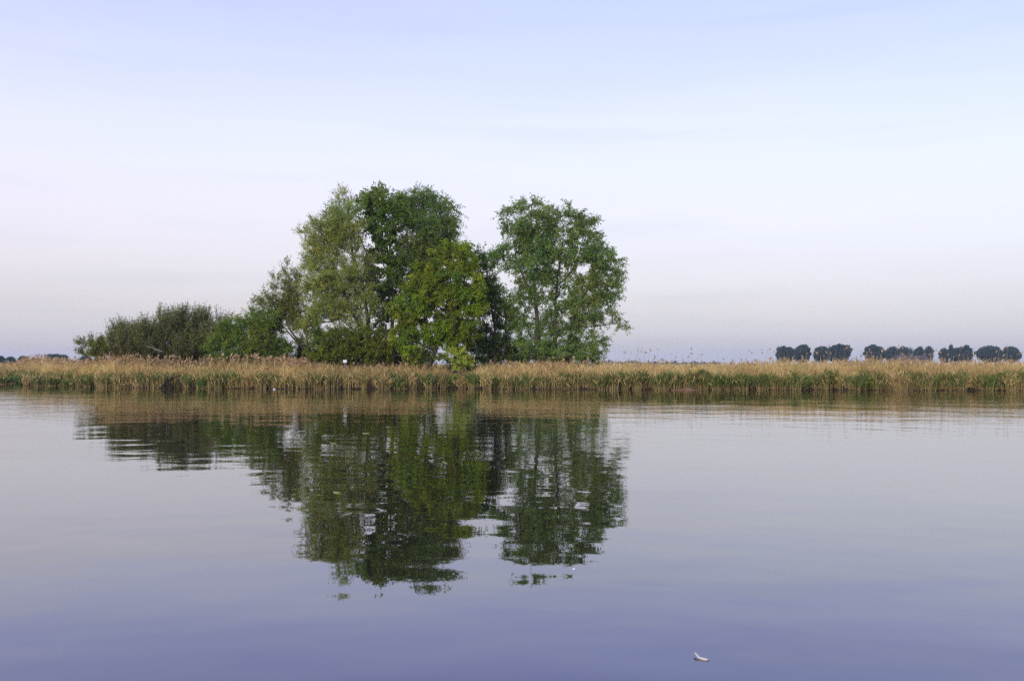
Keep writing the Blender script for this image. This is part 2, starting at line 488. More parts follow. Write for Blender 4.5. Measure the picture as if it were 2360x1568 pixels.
    D = outw[:, None] * out + rng.normal(0, spread, (nC, T, 3)) + np.array([0, 0, up])
    D = unit(D)
    S = cen[:, None] + rng.normal(0, .16, (nC, T, 3)) * twig_len
    Ln = twig_len * rng.uniform(.55, 1.25, (nC, T))
    E = S + D * Ln[..., None]; E[..., 2] -= hang * Ln ** 2 * .5
    fS, fE = S.reshape(-1, 3), E.reshape(-1, 3)
    fS[:] = fS * .6 + np.repeat(cen, T, 0) * .4
    frusta(gb, fS, fE, np.full(len(fS), tip_r), np.full(len(fS), tip_r * .4), 3)
    u = rng.uniform(.12, 1.04, (nC, T, Lf, 1))
    Cc = S[:, :, None] * (1 - u) + E[:, :, None] * u
    Cc[..., 2] -= (u[..., 0] - u[..., 0] ** 2) * 0
    Cc = Cc + rng.normal(0, .055, Cc.shape)
    ax = unit(D[:, :, None] * .7 + rng.normal(0, .55, Cc.shape) + np.array([0, 0, -.35 - hang]))
    sd = unit(np.cross(ax, rng.normal(size=Cc.shape)))
    ll = leaf_l * rng.uniform(.6, 1.3, Cc.shape[:-1] + (1,)); lw = leaf_w * rng.uniform(.7, 1.3, Cc.shape[:-1] + (1,)) * .5
    V = np.stack([Cc, Cc + ax * ll * .45 + sd * lw, Cc + ax * ll, Cc + ax * ll * .45 - sd * lw], -2).reshape(-1, 3)
    nq = len(V) // 4
    ct = rng.normal(tone_mu, .27, (nC, 1, 1)) + rng.normal(0, .10, (nC, T, 1)) + rng.normal(0, .10, (nC, T, Lf))
    gl.add(V, np.arange(nq * 4).reshape(-1, 4), None, np.clip(ct.ravel(), 0, 1))
    for g_, nm, mt, sm in ((gb, "branches", bark, False), (gl, "crown", leaf, False)):
        o = g_.build(nm, mt, root, sm, origin=base)
    return root

L_OLIVE = leaf_mat("leaf_silver_willow", (0.127, 0.154, 0.026), (0.298, 0.316, 0.073))
L_POPLAR = leaf_mat("leaf_poplar", (0.062, 0.100, 0.011), (0.145, 0.193, 0.024))
L_DARKW = leaf_mat("leaf_dark_willow", (0.063, 0.099, 0.012), (0.133, 0.172, 0.024))
L_MAPLE = leaf_mat("leaf_yellow_green", (0.083, 0.118, 0.004), (0.198, 0.242, 0.010))
L_DEEP = leaf_mat("leaf_deep_green", (0.048, 0.080, 0.009), (0.107, 0.149, 0.015))
L_WILLOW = leaf_mat("leaf_crack_willow", (0.075, 0.119, 0.022), (0.168, 0.222, 0.045))
L_SALLOW = leaf_mat("leaf_sallow", (0.080, 0.097, 0.018), (0.178, 0.181, 0.035))
L_GREEN = leaf_mat("leaf_mid_green", (0.072, 0.113, 0.013), (0.174, 0.209, 0.027))
L_BROWN = leaf_mat("leaf_brown_sallow", (0.082, 0.094, 0.024), (0.174, 0.180, 0.058))
L_MOSS = leaf_mat("leaf_moss", (0.073, 0.091, 0.005), (0.146, 0.167, 0.011))
L_LIME = leaf_mat("leaf_lime", (0.200, 0.240, 0.020), (0.360, 0.380, 0.050))
L_FAR = leaf_mat("leaf_far", (0.018, 0.042, 0.026), (0.036, 0.070, 0.042))  # part of the distance haze's blue cast is put into this leaf colour

GT = "trees of the riverside clump"
make_tree("willow_tree", "pale olive silver willow forming the left side of the tall clump", GT, "tree",
    [([(856, 838), (850, 760), (842, 690), (815, 600), (802, 500), (802, 455)], .20, .04),
     ([(852, 838), (838, 780), (800, 690), (765, 600), (735, 530)], .15, .03),
     ([(850, 745), (862, 660), (850, 593), (818, 520)], .10, .03),
     ([(838, 780), (790, 740), (745, 700)], .08, .02)],
    [(798, 466, 24, 32), (800, 502, 40, 42), (766, 513, 36, 46), (721, 535, 20, 40), (744, 580, 36, 46), (789, 568, 46, 48, .8), (739, 626, 34, 38), (783, 642, 50, 42),
     (831, 626, 36, 40, .8), (734, 674, 42, 34), (783, 681, 50, 34), (838, 660, 30, 34, .7), (757, 716, 45, 28), (805, 716, 40, 24), (720, 590, 16, 25), (745, 735, 40, 22), (848, 702, 26, 28, .6), (822, 745, 30, 20, .7), (712, 760, 22, 22, .8)],
    L_OLIVE, 69.5, 1, drop=(560, 11), dens=1.5, up=.45, out=.7, twig_len=.85, leaf_l=.16, leaf_w=.055, per=15, hang=.05, bark=BARK)
make_tree("poplar_tree", "bright green broad-leaved tree with an airy top, between the two tall willows", GT, "tree",
    [([(905, 838), (904, 749), (906, 658), (899, 593), (890, 520), (880, 450)], .19, .03),
     ([(918, 838), (922, 760), (925, 680), (915, 600), (910, 500)], .13, .03),
     ([(906, 640), (880, 580), (860, 500)], .07, .02)],
    [(868, 456, 36, 32), (902, 474, 32, 38), (853, 490, 20, 34, .8), (883, 529, 40, 34, .8), (902, 574, 34, 38), (876, 600, 34, 28, .8), (895, 655, 24, 40, .8), (876, 432, 14, 14),
     (885, 700, 22, 25, .7), (885, 745, 26, 24, .8), (925, 730, 20, 28, .8), (868, 685, 26, 36, .8), (862, 640, 20, 26, .7)],
    L_POPLAR, 71, 2, drop=(510, 10), dens=1.2, up=.05, out=.8, leaf_l=.20, leaf_w=.13, per=11, hang=.25, twig_len=.7)
make_tree("willow_tree", "tallest dark green willow with a drooping right edge, behind the yellow-green tree", GT, "tree",
    [([(952, 838), (948, 720), (958, 600), (962, 500), (955, 440)], .21, .03),
     ([(966, 838), (985, 700), (1000, 580), (1010, 500)], .15, .03),
     ([(955, 640), (935, 560), (945, 480)], .08, .02)],
    [(951, 448, 34, 28), (985, 478, 48, 42), (1025, 482, 30, 38, .75), (967, 529, 52, 42), (1015, 524, 38, 38, .8), (951, 577, 38, 38), (986, 582, 44, 38), (935, 626, 30, 42),
     (1041, 526, 17, 30, .6), (930, 480, 16, 30), (975, 640, 40, 40), (945, 690, 30, 40), (985, 436, 20, 14, .7), (1012, 570, 34, 30)],
    L_DARKW, 72, 3, drop=(500, 10), dens=1.55, up=-.25, out=.6, leaf_l=.17, leaf_w=.06, per=15, hang=.6, twig_len=.9)
make_tree("broadleaf_tree", "rounded bright yellow-green tree at the front centre of the clump", GT, "tree",
    [([(978, 838), (1000, 806), (1022, 760), (1035, 690), (1040, 610)], .20, .03),
     ([(1046, 838), (1048, 770), (1062, 690), (1075, 610)], .16, .03),
     ([(1005, 800), (985, 745), (970, 690)], .09, .02), ([(1000, 806), (960, 790), (935, 775)], .07, .02)],
    [(1040, 582, 40, 28), (1070, 600, 34, 28), (985, 640, 36, 38), (1027, 645, 46, 40), (1078, 645, 38, 38), (968, 690, 34, 36), (1020, 697, 52, 42), (1080, 690, 38, 36),
     (912, 704, 12, 26, .9), (932, 781, 28, 36), (965, 749, 34, 28), (1036, 749, 48, 36), (1070, 775, 34, 38), (1020, 794, 26, 26, .8), (1000, 772, 24, 24, .8), (958, 812, 28, 18, .8), (930, 735, 18, 20, .8), (1100, 720, 25, 25, .8), (955, 660, 20, 22)],
    L_MAPLE, 67.3, 4, dens=1.3, up=-.1, out=.9, leaf_l=.18, leaf_w=.11, per=14, hang=.3, twig_len=.6, spread=.6)
make_tree("broadleaf_tree", "dark green tree filling the gap between the yellow-green tree and the right willow", GT, "tree",
    [([(1142, 838), (1140, 760), (1130, 680), (1120, 610)], .17, .03), ([(1150, 838), (1165, 760), (1160, 680)], .12, .02), ([(1140, 780), (1110, 740), (1095, 690)], .07, .02)],
    [(1090, 572, 26, 22, .8), (1108, 596, 32, 24), (1126, 640, 24, 28), (1136, 696, 36, 40, .9), (1163, 716, 24, 32, .8), (1150, 778, 42, 36, .75), (1112, 770, 30, 32, .75), (1112, 652, 28, 30), (1184, 735, 16, 26, .5)],
    L_DEEP, 70.6, 5, drop=(665, 22), dens=1.35, up=-.1, out=.8, leaf_l=.17, leaf_w=.09, per=13, hang=.3, twig_len=.7)
make_tree("willow_tree", "large airy willow on the right with two dark trunks and a long right branch", GT, "tree",
    [([(1243, 838), (1238, 758), (1233, 688), (1228, 612), (1224, 521), (1225, 470)], .24, .03),
     ([(1277, 838), (1279, 749), (1281, 673), (1289, 612), (1300, 521)], .22, .03),
     ([(1296, 838), (1318, 734), (1345, 690), (1372, 620), (1378, 570)], .15, .03),
     ([(1285, 762), (1330, 752), (1379, 752), (1432, 742)], .08, .02),
     ([(1281, 660), (1330, 615), (1345, 540)], .09, .02), ([(1233, 690), (1195, 620), (1180, 540)], .09, .02),
     ([(1318, 734), (1370, 690), (1412, 640)], .07, .02)],
    [(1227, 470, 32, 24), (1185, 497, 32, 32), (1233, 515, 38, 38), (1273, 491, 26, 32, .8), (1312, 500, 34, 36, .85), (1349, 514, 28, 32), (1151, 585, 20, 24, .8), (1188, 576, 34, 34, .9),
     (1233, 561, 42, 38), (1285, 561, 42, 36, .75), (1334, 561, 40, 36, .8), (1367, 561, 22, 34, .85), (1221, 612, 42, 36), (1270, 622, 28, 30, .55), (1349, 614, 42, 30, .7),
     (1397, 624, 33, 36, .8), (1422, 643, 15, 24, .8), (1236, 658, 42, 34), (1343, 661, 42, 36), (1385, 667, 34, 28, .8), (1197, 690, 32, 28, .7), (1268, 690, 34, 24, .6),
     (1349, 703, 42, 32, .9), (1400, 722, 34, 18, .8), (1434, 737, 13, 15, .9), (1197, 728, 30, 28, .8), (1250, 752, 28, 28, .8), (1303, 758, 36, 26, .85), (1355, 745, 38, 22, .8),
     (1343, 784, 42, 28, .9), (1288, 788, 28, 26, .75), (1377, 795, 16, 24), (1206, 773, 32, 34, .8), (1240, 805, 40, 20, .8), (1310, 810, 40, 18, .8), (1282, 600, 26, 30, .5), (1302, 640, 26, 32, .45), (1262, 645, 24, 32, .45), (1300, 700, 32, 28, .5), (1268, 735, 28, 24, .5), (1325, 590, 26, 28, .6), (1262, 540, 24, 30, .7), (1262, 780, 24, 26, .6), (1318, 735, 28, 28, .5), (1262, 585, 22, 30, .6), (1163, 600, 20, 20), (1402, 672, 32, 28, .8), (1408, 602, 20, 22, .8), (1382, 588, 24, 26, .9), (1150, 575, 14, 18), (1205, 540, 26, 26)],
    L_WILLOW, 69, 6, drop=(520, 9), dens=1.2, up=-.1, out=.8, leaf_l=.19, leaf_w=.075, per=12, hang=.4, twig_len=.75)
make_tree("willow_tree", "small thin willow leaning left beside the tall clump", GT, "tree",
    [([(726, 838), (708, 808), (685, 789), (660, 745), (650, 690), (660, 630)], .13, .02), ([(720, 830), (705, 770), (688, 710), (680, 640)], .10, .02), ([(685, 789), (640, 735), (612, 700)], .06, .015)],
    [(662, 615, 12, 18, .8), (678, 638, 16, 25, .8), (636, 646, 12, 20, .9), (660, 658, 24, 24), (611, 692, 16, 20), (638, 704, 28, 20), (673, 700, 34, 28), (693, 732, 22, 32),
     (661, 726, 28, 22), (685, 757, 22, 24, .8), (705, 785, 18, 24, .6), (597, 700, 7, 10), (640, 730, 24, 18)],
    L_SALLOW, 70.5, 7, drop=(670, 12), dens=1.6, up=.5, out=.7, leaf_l=.15, leaf_w=.055, per=13, hang=.0, twig_len=.75, tone_mu=.5)
GS = "shrubs along the reed bank"
make_tree("willow_shrub", "rounded mid-green bush between the brownish shrub and the leaning willow", GS, "shrub",
    [([(560, 838), (556, 790), (540, 755)], .07, .02), ([(575, 838), (585, 780), (592, 735)], .07, .02), ([(590, 838), (620, 790), (635, 755)], .06, .02), ([(545, 838), (515, 800), (495, 790)], .06, .02)],
    [(588, 737, 34, 22), (552, 754, 42, 26), (620, 740, 32, 26), (525, 764, 24, 22), (611, 764, 38, 28), (512, 784, 34, 26), (562, 794, 52, 28), (611, 796, 42, 26), (643, 803, 25, 22), (490, 803, 18, 20), (540, 812, 50, 18), (520, 830, 40, 14), (580, 830, 44, 14), (632, 828, 30, 14)],
    L_GREEN, 69.5, 8, dens=1.8, up=.25, out=.8, leaf_l=.15, leaf_w=.07, per=15, hang=.05, twig_len=.6)
make_tree("sallow_shrub", "wide brownish-olive shrub with upright feathery stems, left of the green bush", GS, "shrub",
    [([(400 + k * 9, 838, 71 + (k % 3) * .7), (400 + k * 17, 790, 71), (400 + k * 26, 735 + abs(k) * 4, 71)], .055, .012) for k in range(-4, 4)] +
    [([(330, 838), (300, 790), (285, 745)], .05, .012), ([(470, 838), (492, 780), (512, 722)], .05, .012)],
    [(371, 727, 32, 20), (401, 719, 24, 18), (438, 729, 34, 20), (463, 724, 20, 18), (426, 757, 52, 34), (364, 762, 44, 34), (327, 746, 22, 16), (292, 746, 22, 16), (302, 776, 44, 28),
     (463, 771, 28, 34), (272, 783, 24, 20), (376, 801, 60, 22), (340, 826, 44, 16), (410, 826, 44, 16), (470, 822, 30, 18), (500, 740, 20, 24, .5), (519, 738, 12, 20, .6), (440, 805, 50, 20), (485, 760, 18, 30, .7), (335, 802, 44, 22), (310, 816, 50, 14)],
    L_BROWN, 71, 9, drop=(782, 22), dens=1.9, up=1.3, out=.3, spread=.26, leaf_l=.15, leaf_w=.055, per=14, hang=-.1, twig_len=1.05, bark=TWIG_BROWN, tip_r=.011, tone_mu=.38)
make_tree("sallow_shrub", "low straggly green shrub at the left end of the shrub row", GS, "shrub",
    [([(225, 838), (205, 812), (190, 790)], .04, .012), ([(232, 838), (235, 805), (225, 785)], .04, .012), ([(240, 838), (252, 810), (258, 795)], .04, .012)],
    [(191, 798, 9, 15, .5), (215, 795, 20, 13, .8), (235, 801, 20, 15), (252, 804, 28, 18), (200, 818, 14, 14, .7), (275, 810, 24, 18), (232, 820, 28, 12)],
    L_SALLOW, 73, 10, dens=1.8, up=.7, out=.6, spread=.4, leaf_l=.15, leaf_w=.06, per=14, hang=0, twig_len=.65, bark=TWIG_BROWN, tip_r=.009)
make_tree("low_shrub", "low moss-green shrub in front of the silver willow's foot", GS, "shrub",
    [([(752, 838), (745, 805), (735, 780)], .06, .015), ([(762, 838), (775, 800), (785, 775)], .06, .015)],
    [(750, 777, 30, 20), (733, 802, 26, 20), (785, 772, 28, 20), (775, 805, 34, 20), (745, 822, 30, 14)],
    L_MOSS, 67.8, 11, dens=1.8, up=0, out=.9, leaf_l=.16, leaf_w=.08, per=14, twig_len=.55)
make_tree("low_shrub", "low moss-green shrub below the bright green broad-leaved tree", GS, "shrub",
    [([(855, 838), (850, 805), (842, 780)], .06, .015), ([(865, 838), (875, 805), (880, 782)], .06, .015)],
    [(848, 778, 32, 22), (874, 798, 28, 24), (842, 806, 28, 20), (865, 820, 34, 16), (820, 800, 16, 18)],
    L_MOSS, 68, 12, dens=1.7, up=0, out=.9, leaf_l=.16, leaf_w=.08, per=14, twig_len=.55, tone_mu=.35)
make_tree("sapling", "small lime-yellow sapling standing in the reeds below the yellow-green tree", GS, "sapling",
    [([(1062, 850, 65.4), (1060, 825, 65.4), (1056, 795, 65.4)], .025, .008), ([(1064, 850, 65.4), (1075, 825, 65.4), (1080, 808, 65.4)], .02, .008)],
    [(1048, 803, 9, 15), (1070, 812, 18, 15), (1058, 828, 18, 14), (1080, 830, 12, 16), (1064, 846, 16, 10)],
    L_LIME, 65.4, 13, dens=1.5, up=.2, out=.8, leaf_l=.13, leaf_w=.09, per=7, twigs=6, twig_len=.4, tip_r=.004)
make_tree("low_shrub", "dark leafy shrub at the foot of the right willow's left trunk", GS, "shrub",
    [([(1165, 838), (1160, 810), (1150, 790)], .05, .012), ([(1185, 838), (1195, 810), (1205, 790)], .05, .012)],
    [(1165, 806, 28, 26), (1128, 810, 28, 22), (1200, 808, 24, 24), (1180, 822, 40, 14)],
    L_DEEP, 71.5, 14, dens=1.4, up=.1, out=.9, leaf_l=.16, leaf_w=.08, per=13, twig_len=.55)
for sd, lb, st, lo in (
        (15, "dark undergrowth shrub behind the moss-green shrub under the silver willow", [([(826, 838), (825, 805), (815, 775)], .06, .012)], [(800, 795, 42, 32), (760, 805, 40, 24), (815, 818, 44, 18), (835, 775, 22, 24, .7)]),
        (16, "dark undergrowth shrub between the trunks of the bright green tree and tallest willow", [([(915, 838), (908, 800), (910, 770)], .06, .012)], [(900, 795, 32, 36), (942, 800, 30, 34), (880, 815, 40, 20), (930, 760, 26, 26, .7), (975, 812, 30, 20)]),
        (17, "dark undergrowth shrub between the green bush and the leaning willow's foot", [([(672, 838), (670, 815), (668, 800)], .05, .012)], [(670, 808, 36, 22), (645, 818, 24, 16), (705, 815, 24, 20)]),
        (18, "dark undergrowth shrub under the yellow-green tree's right side", [([(1085, 838), (1085, 805), (1085, 780)], .06, .012)], [(1085, 795, 36, 32), (1110, 812, 30, 22), (1060, 812, 30, 22)]),
        (19, "dark undergrowth shrub beneath the right willow's two trunks", [([(1262, 838), (1262, 815), (1260, 795)], .06, .012)], [(1262, 808, 34, 24), (1230, 814, 30, 20), (1300, 814, 30, 20), (1345, 816, 30, 18)]),
        (20, "dark undergrowth shrub at the foot of the wide brownish shrub", [([(390, 838), (390, 815), (388, 800)], .05, .012)], [(350, 812, 40, 18), (400, 812, 44, 20), (445, 812, 34, 20), (300, 815, 34, 16)])):
    make_tree("low_shrub", lb, GS, "shrub", st, lo + [(l[0], 836, l[2], 17) for l in lo], L_DEEP, 73.5, sd, dens=1.15, up=.1, out=.9, leaf_l=.17, leaf_w=.08, per=12, twig_len=.6)

# far trees across the fields
def far_tree(name, label, group, x0, x1, top, depth, seed, leafs=2600, bottom=832, mat=L_FAR, lift=0.0):
    rng = np.random.default_rng(seed + 900)
    c = at((x0 + x1) / 2, (top + 838) / 2, depth)
    rx = (x1 - x0) / 2 * depth / F * 1.17
    ztop = EYE + (HY - top) * depth / F
    base = np.array([c[0], depth, .3])
    root = empty(name, base); tag(root, label, "tree", group)
    zb = 1.2 + lift
    gt = Geo()
    H = ztop
    tube(gt, [base, base + [0.1, 0, H * .3], base + [-.1, 0, H * .6], base + [0.05, 0, H * .85]], [.02 * H + .12, .017 * H + .1, .05 + .01 * H, .05], 7, rng=rng)
    gb = Geo()
    # crown: billows over an ellipsoid body
    nb = 34
    v = unit(rng.normal(size=(nb, 3)))
    cz = (ztop + zb) / 2; rz = (ztop - zb) / 2
    body = np.array([rx, rx * .9, rz])
    bc = np.array([c[0], depth, cz]) + v * body * rng.uniform(.3, .78, (nb, 1))
    br = np.stack([rng.uniform(.26, .36, nb) * rx, rng.uniform(.26, .36, nb) * rx, rng.uniform(.16, .27, nb) * rz * 1.15], 1)
    A = base + np.array([0, 0, H * .3]) + rng.uniform(0, 1, (nb, 1)) * np.array([0, 0, H * .4])
    frusta(gb, A, bc, np.full(nb, .13), np.full(nb, .05), 4)
    k = rng.integers(0, nb, leafs)
    lv = unit(rng.normal(size=(leafs, 3)))
    p = bc[k] + lv * br[k] * rng.uniform(.55, 1.05, (leafs, 1))
    core = rng.random(leafs) < .35
    p[core] = (np.array([c[0], depth, cz]) + lv[core] * body * (rng.random((int(core.sum()), 1)) ** .4) * .82)
    p[:, 2] = np.maximum(p[:, 2], .8)
    s = np.clip(rx * .075, .28, .5)
    ax = unit(rng.normal(size=(leafs, 3))); sd = unit(np.cross(ax, rng.normal(size=(leafs, 3))))
    V = np.stack([p - ax * s, p + sd * s * .6, p + ax * s, p - sd * s * .6], 1).reshape(-1, 3)
    gl = Geo(); gl.add(V, np.arange(len(V)).reshape(-1, 4), None, np.clip(rng.normal(.5, .15, nb)[k] + rng.normal(0, .12, leafs), 0, 1))
    gt.build("trunk", BARK, root, True, origin=base); gb.build("branches", BARK, root, origin=base); gl.build("crown", mat, root, origin=base)

FR = "round trees far off across the field on the right"
far_right = [
    (1787, 1832, 795, "leftmost round tree of the far row on the right"),
    (1824, 1868, 792, "second round tree from the left in the far row, touching the leftmost one"),
    (1873, 1915, 792, "left half of the broad far tree pair, third in the right row"),
    (1902, 1960, 789, "broad full-crowned far tree ending at the first wide gap of the right row"),
    (1993, 2042, 792, "round far tree just right of the first wide gap"),
    (2038, 2074, 793, "far tree left of the roof, second in the middle cluster"),
    (2066, 2100, 794, "far tree above the roof, third in the middle cluster"),
    (2103, 2132, 796, "small round far tree fourth in the middle cluster, right of the pale gap"),
    (2126, 2151, 793, "narrow round far tree at the right end of the middle cluster"),
    (2163, 2190, 798, "low far tree hugging the left side of the tall narrow one"),
    (2184, 2198, 787, "tall narrow dark spire-like far tree in the right row"),
    (2192, 2216, 796, "far tree tucked against the right side of the spire-like one"),
    (2206, 2242, 793, "rounded far tree right of the spire-like tree, before the last gap"),
    (2250, 2311, 791, "broad dome-shaped far tree next to the last of the right row"),
    (2309, 2349, 793, "last far tree at the right edge of the photo"),
]
for i, (a, b, t, lb) in enumerate(far_right):
    far_tree("far_tree", lb, FR, a, b, t, 520 + (i * 37) % 23, i, leafs=int(2200 + 150 * (b - a)))
far_tree("far_tree", "pale thin far tree between the third and fourth of the middle cluster", FR, 2088, 2106, 797, 560, 40, leafs=900)
FL = "distant low trees on the left horizon"
for i, (a, b, t, lb) in enumerate([(-10, 13, 818, "distant tree cut by the left edge of the photo"), (16, 35, 819, "small distant tree second from the left edge"),
        (40, 68, 818, "distant low tree left of the tallest left reed plumes"), (102, 160, 813, "widest distant tree behind the tall left reed plumes"),
        (160, 183, 830, "lowest distant tree between two rounder ones on the left"), (140, 158, 816, "small pointed distant tree near the left shrub"), (182, 210, 817, "distant tree beside the left end of the shrub row")]):
    far_tree("far_tree", lb, FL, a, b, t, 330 + 17 * i, 60 + i, leafs=2200)

# hazy hedge lines on the horizon
def hedge(name, spans, depth, seed):
    rng = np.random.default_rng(seed); g = Geo()
    for x0, x1, top in spans:
        w = (x1 - x0) * depth / F; n = int(w * 9)
        X = rng.uniform(x0, x1, n); hmax = EYE + (HY - top) * depth / F
        prof = .72 + .28 * np.sin(X * .21 + seed) * np.sin(X * .083 + 1) + .1 * np.sin(X * .7)
        z = rng.uniform(.2, 1, n) * hmax * prof
        p = np.stack([(X - CX) * depth / F, depth + rng.uniform(-6, 6, n), z + .3], 1)
        ax = unit(rng.normal(size=(n, 3))); sd = unit(np.cross(ax, rng.normal(size=(n, 3))))
        V = np.stack([p - ax * .9, p + sd * .7, p + ax * .9, p - sd * .7], 1).reshape(-1, 3)
        g.add(V, np.arange(len(V)).reshape(-1, 4), None, rng.random(n))
    return g.build(name, L_FAR)
tag(hedge("far_treeline", [(1330, 1470, 829), (1470, 1660, 832), (1940, 2000, 829), (-60, 240, 833)], 900, 5), "low grey-green line of woods along the far horizon", "treeline", kind="stuff")

# ------------------------------------------------------------------ reeds
def reed_mat(name, ca, cb, trans=.3):
    return leaf_mat(name, ca, cb, trans, .14, .6, .010)
R_DRY = reed_mat("reed_dry", (0.33, 0.230, 0.080), (0.63, 0.480, 0.205))
R_STEM = reed_mat("reed_stem", (0.165, 0.130, 0.048), (0.35, 0.275, 0.110))
R_PLUME = reed_mat("reed_plume", (0.22, 0.14, 0.07), (0.46, 0.32, 0.17))
R_GREEN = reed_mat("reed_green", (0.060, 0.088, 0.014), (0.140, 0.172, 0.032))
R_BRIGHT = reed_mat("reed_bright", (0.055, 0.110, 0.014), (0.120, 0.200, 0.034))

def stalks(g, base, h, lean, w, rng, m=0, tone=None):
    n = len(base); ang = rng.uniform(0, np.pi, n)
    side = np.stack([np.cos(ang), np.sin(ang) * .5, np.zeros(n)], 1) * (w * .5)[:, None]
    mid = base + np.stack([lean[:, 0] * .35, lean[:, 1] * .35, h * .55], 1)
    tip = base + np.stack([lean[:, 0], lean[:, 1], h], 1)
    V = np.stack([base - side, base + side, mid - side * .85, mid + side * .85, tip - side * .3, tip + side * .3], 1).reshape(-1, 3)
    k = np.arange(n)[:, None] * 6
    q = np.concatenate([k + [0, 1, 3, 2], k + [2, 3, 5, 4]])
    t = rng.random(n) if tone is None else tone
    g.add(V, q, None, np.concatenate([t, t]), None, m)
    return mid, tip

def blades(g, start, az, el, length, w, droop, rng, m=0, tone=None):
    n = len(start)
    hd = np.stack([np.cos(az), np.sin(az), np.zeros(n)], 1)
    up = np.array([0, 0, 1.0])
    d1 = hd * np.cos(el)[:, None] + up * np.sin(el)[:, None]
    e2 = el - droop
    d2 = hd * np.cos(e2)[:, None] + up * np.sin(e2)[:, None]
    mid = start + d1 * (length * .5)[:, None]; tip = mid + d2 * (length * .5)[:, None]
    s = unit(np.cross(d1, rng.normal(size=(n, 3)))) * (w * .5)[:, None]
    V = np.stack([start - s * .5, start + s * .5, mid + s, mid - s, tip], 1).reshape(-1, 3)
    k = np.arange(n)[:, None] * 5
    t = rng.random(n) if tone is None else tone
    g.add(V, k + [0, 1, 2, 3], k + [3, 2, 4], t, t, m)

def plumes(g, tip, rng, m=0, size=1.0, side=None):
    n = len(tip)
    az = rng.normal(0.3, .9, n) if side is None else side
    for j in range(3):
        ln = rng.uniform(.14, .28, n) * size; w = rng.uniform(.05, .09, n) * size
        d = unit(np.stack([np.cos(az) * rng.uniform(.2, .9, n), np.sin(az) * .4, rng.uniform(-.1, 1.2, n)], 1))
        s = unit(np.cross(d, rng.normal(size=(n, 3)))) * (w * .5)[:, None]
        a = tip - np.array([0, 0, .06]) + rng.normal(0, .02, (n, 3))
        V = np.stack([a, a + d * (ln * .5)[:, None] + s, a + d * ln[:, None], a + d * (ln * .5)[:, None] - s], 1).reshape(-1, 3)
        g.add(V, np.arange(len(V)).reshape(-1, 4), None, rng.random(n), None, m)

# top of the dry reeds along the bank, photo column -> photo row
TOPX = np.array([-200, 0, 40, 80, 130, 170, 210, 260, 330, 420, 500, 600, 660, 700, 800, 850, 900, 1000, 1035, 1085, 1110, 1200, 1300, 1400, 1500, 1600, 1700, 1800, 1900, 2000, 2100, 2200, 2359, 2600.])
TOPY = np.array([838, 838, 836, 828, 830, 838, 832, 826, 830, 836, 832, 828, 832, 838, 843, 843, 840, 842, 856, 858, 838, 836, 836, 838, 839, 840, 838, 833, 834, 833, 832, 834, 834, 834.])
GRX = np.array([-200, 0, 300, 500, 800, 1000, 1150, 1380, 1500, 1700, 1900, 2100, 2600.])
GRH = np.array([.85, .9, .98, .96, .92, .92, .95, .94, .94, .95, .97, 1.02, 1.02])          # height of the young green reeds
GRD = np.array([.6, .7, .75, .7, .75, .8, .85, 1.0, 1.1, 1.3, 1.6, 1.6, 1.6])              # how dense they stand

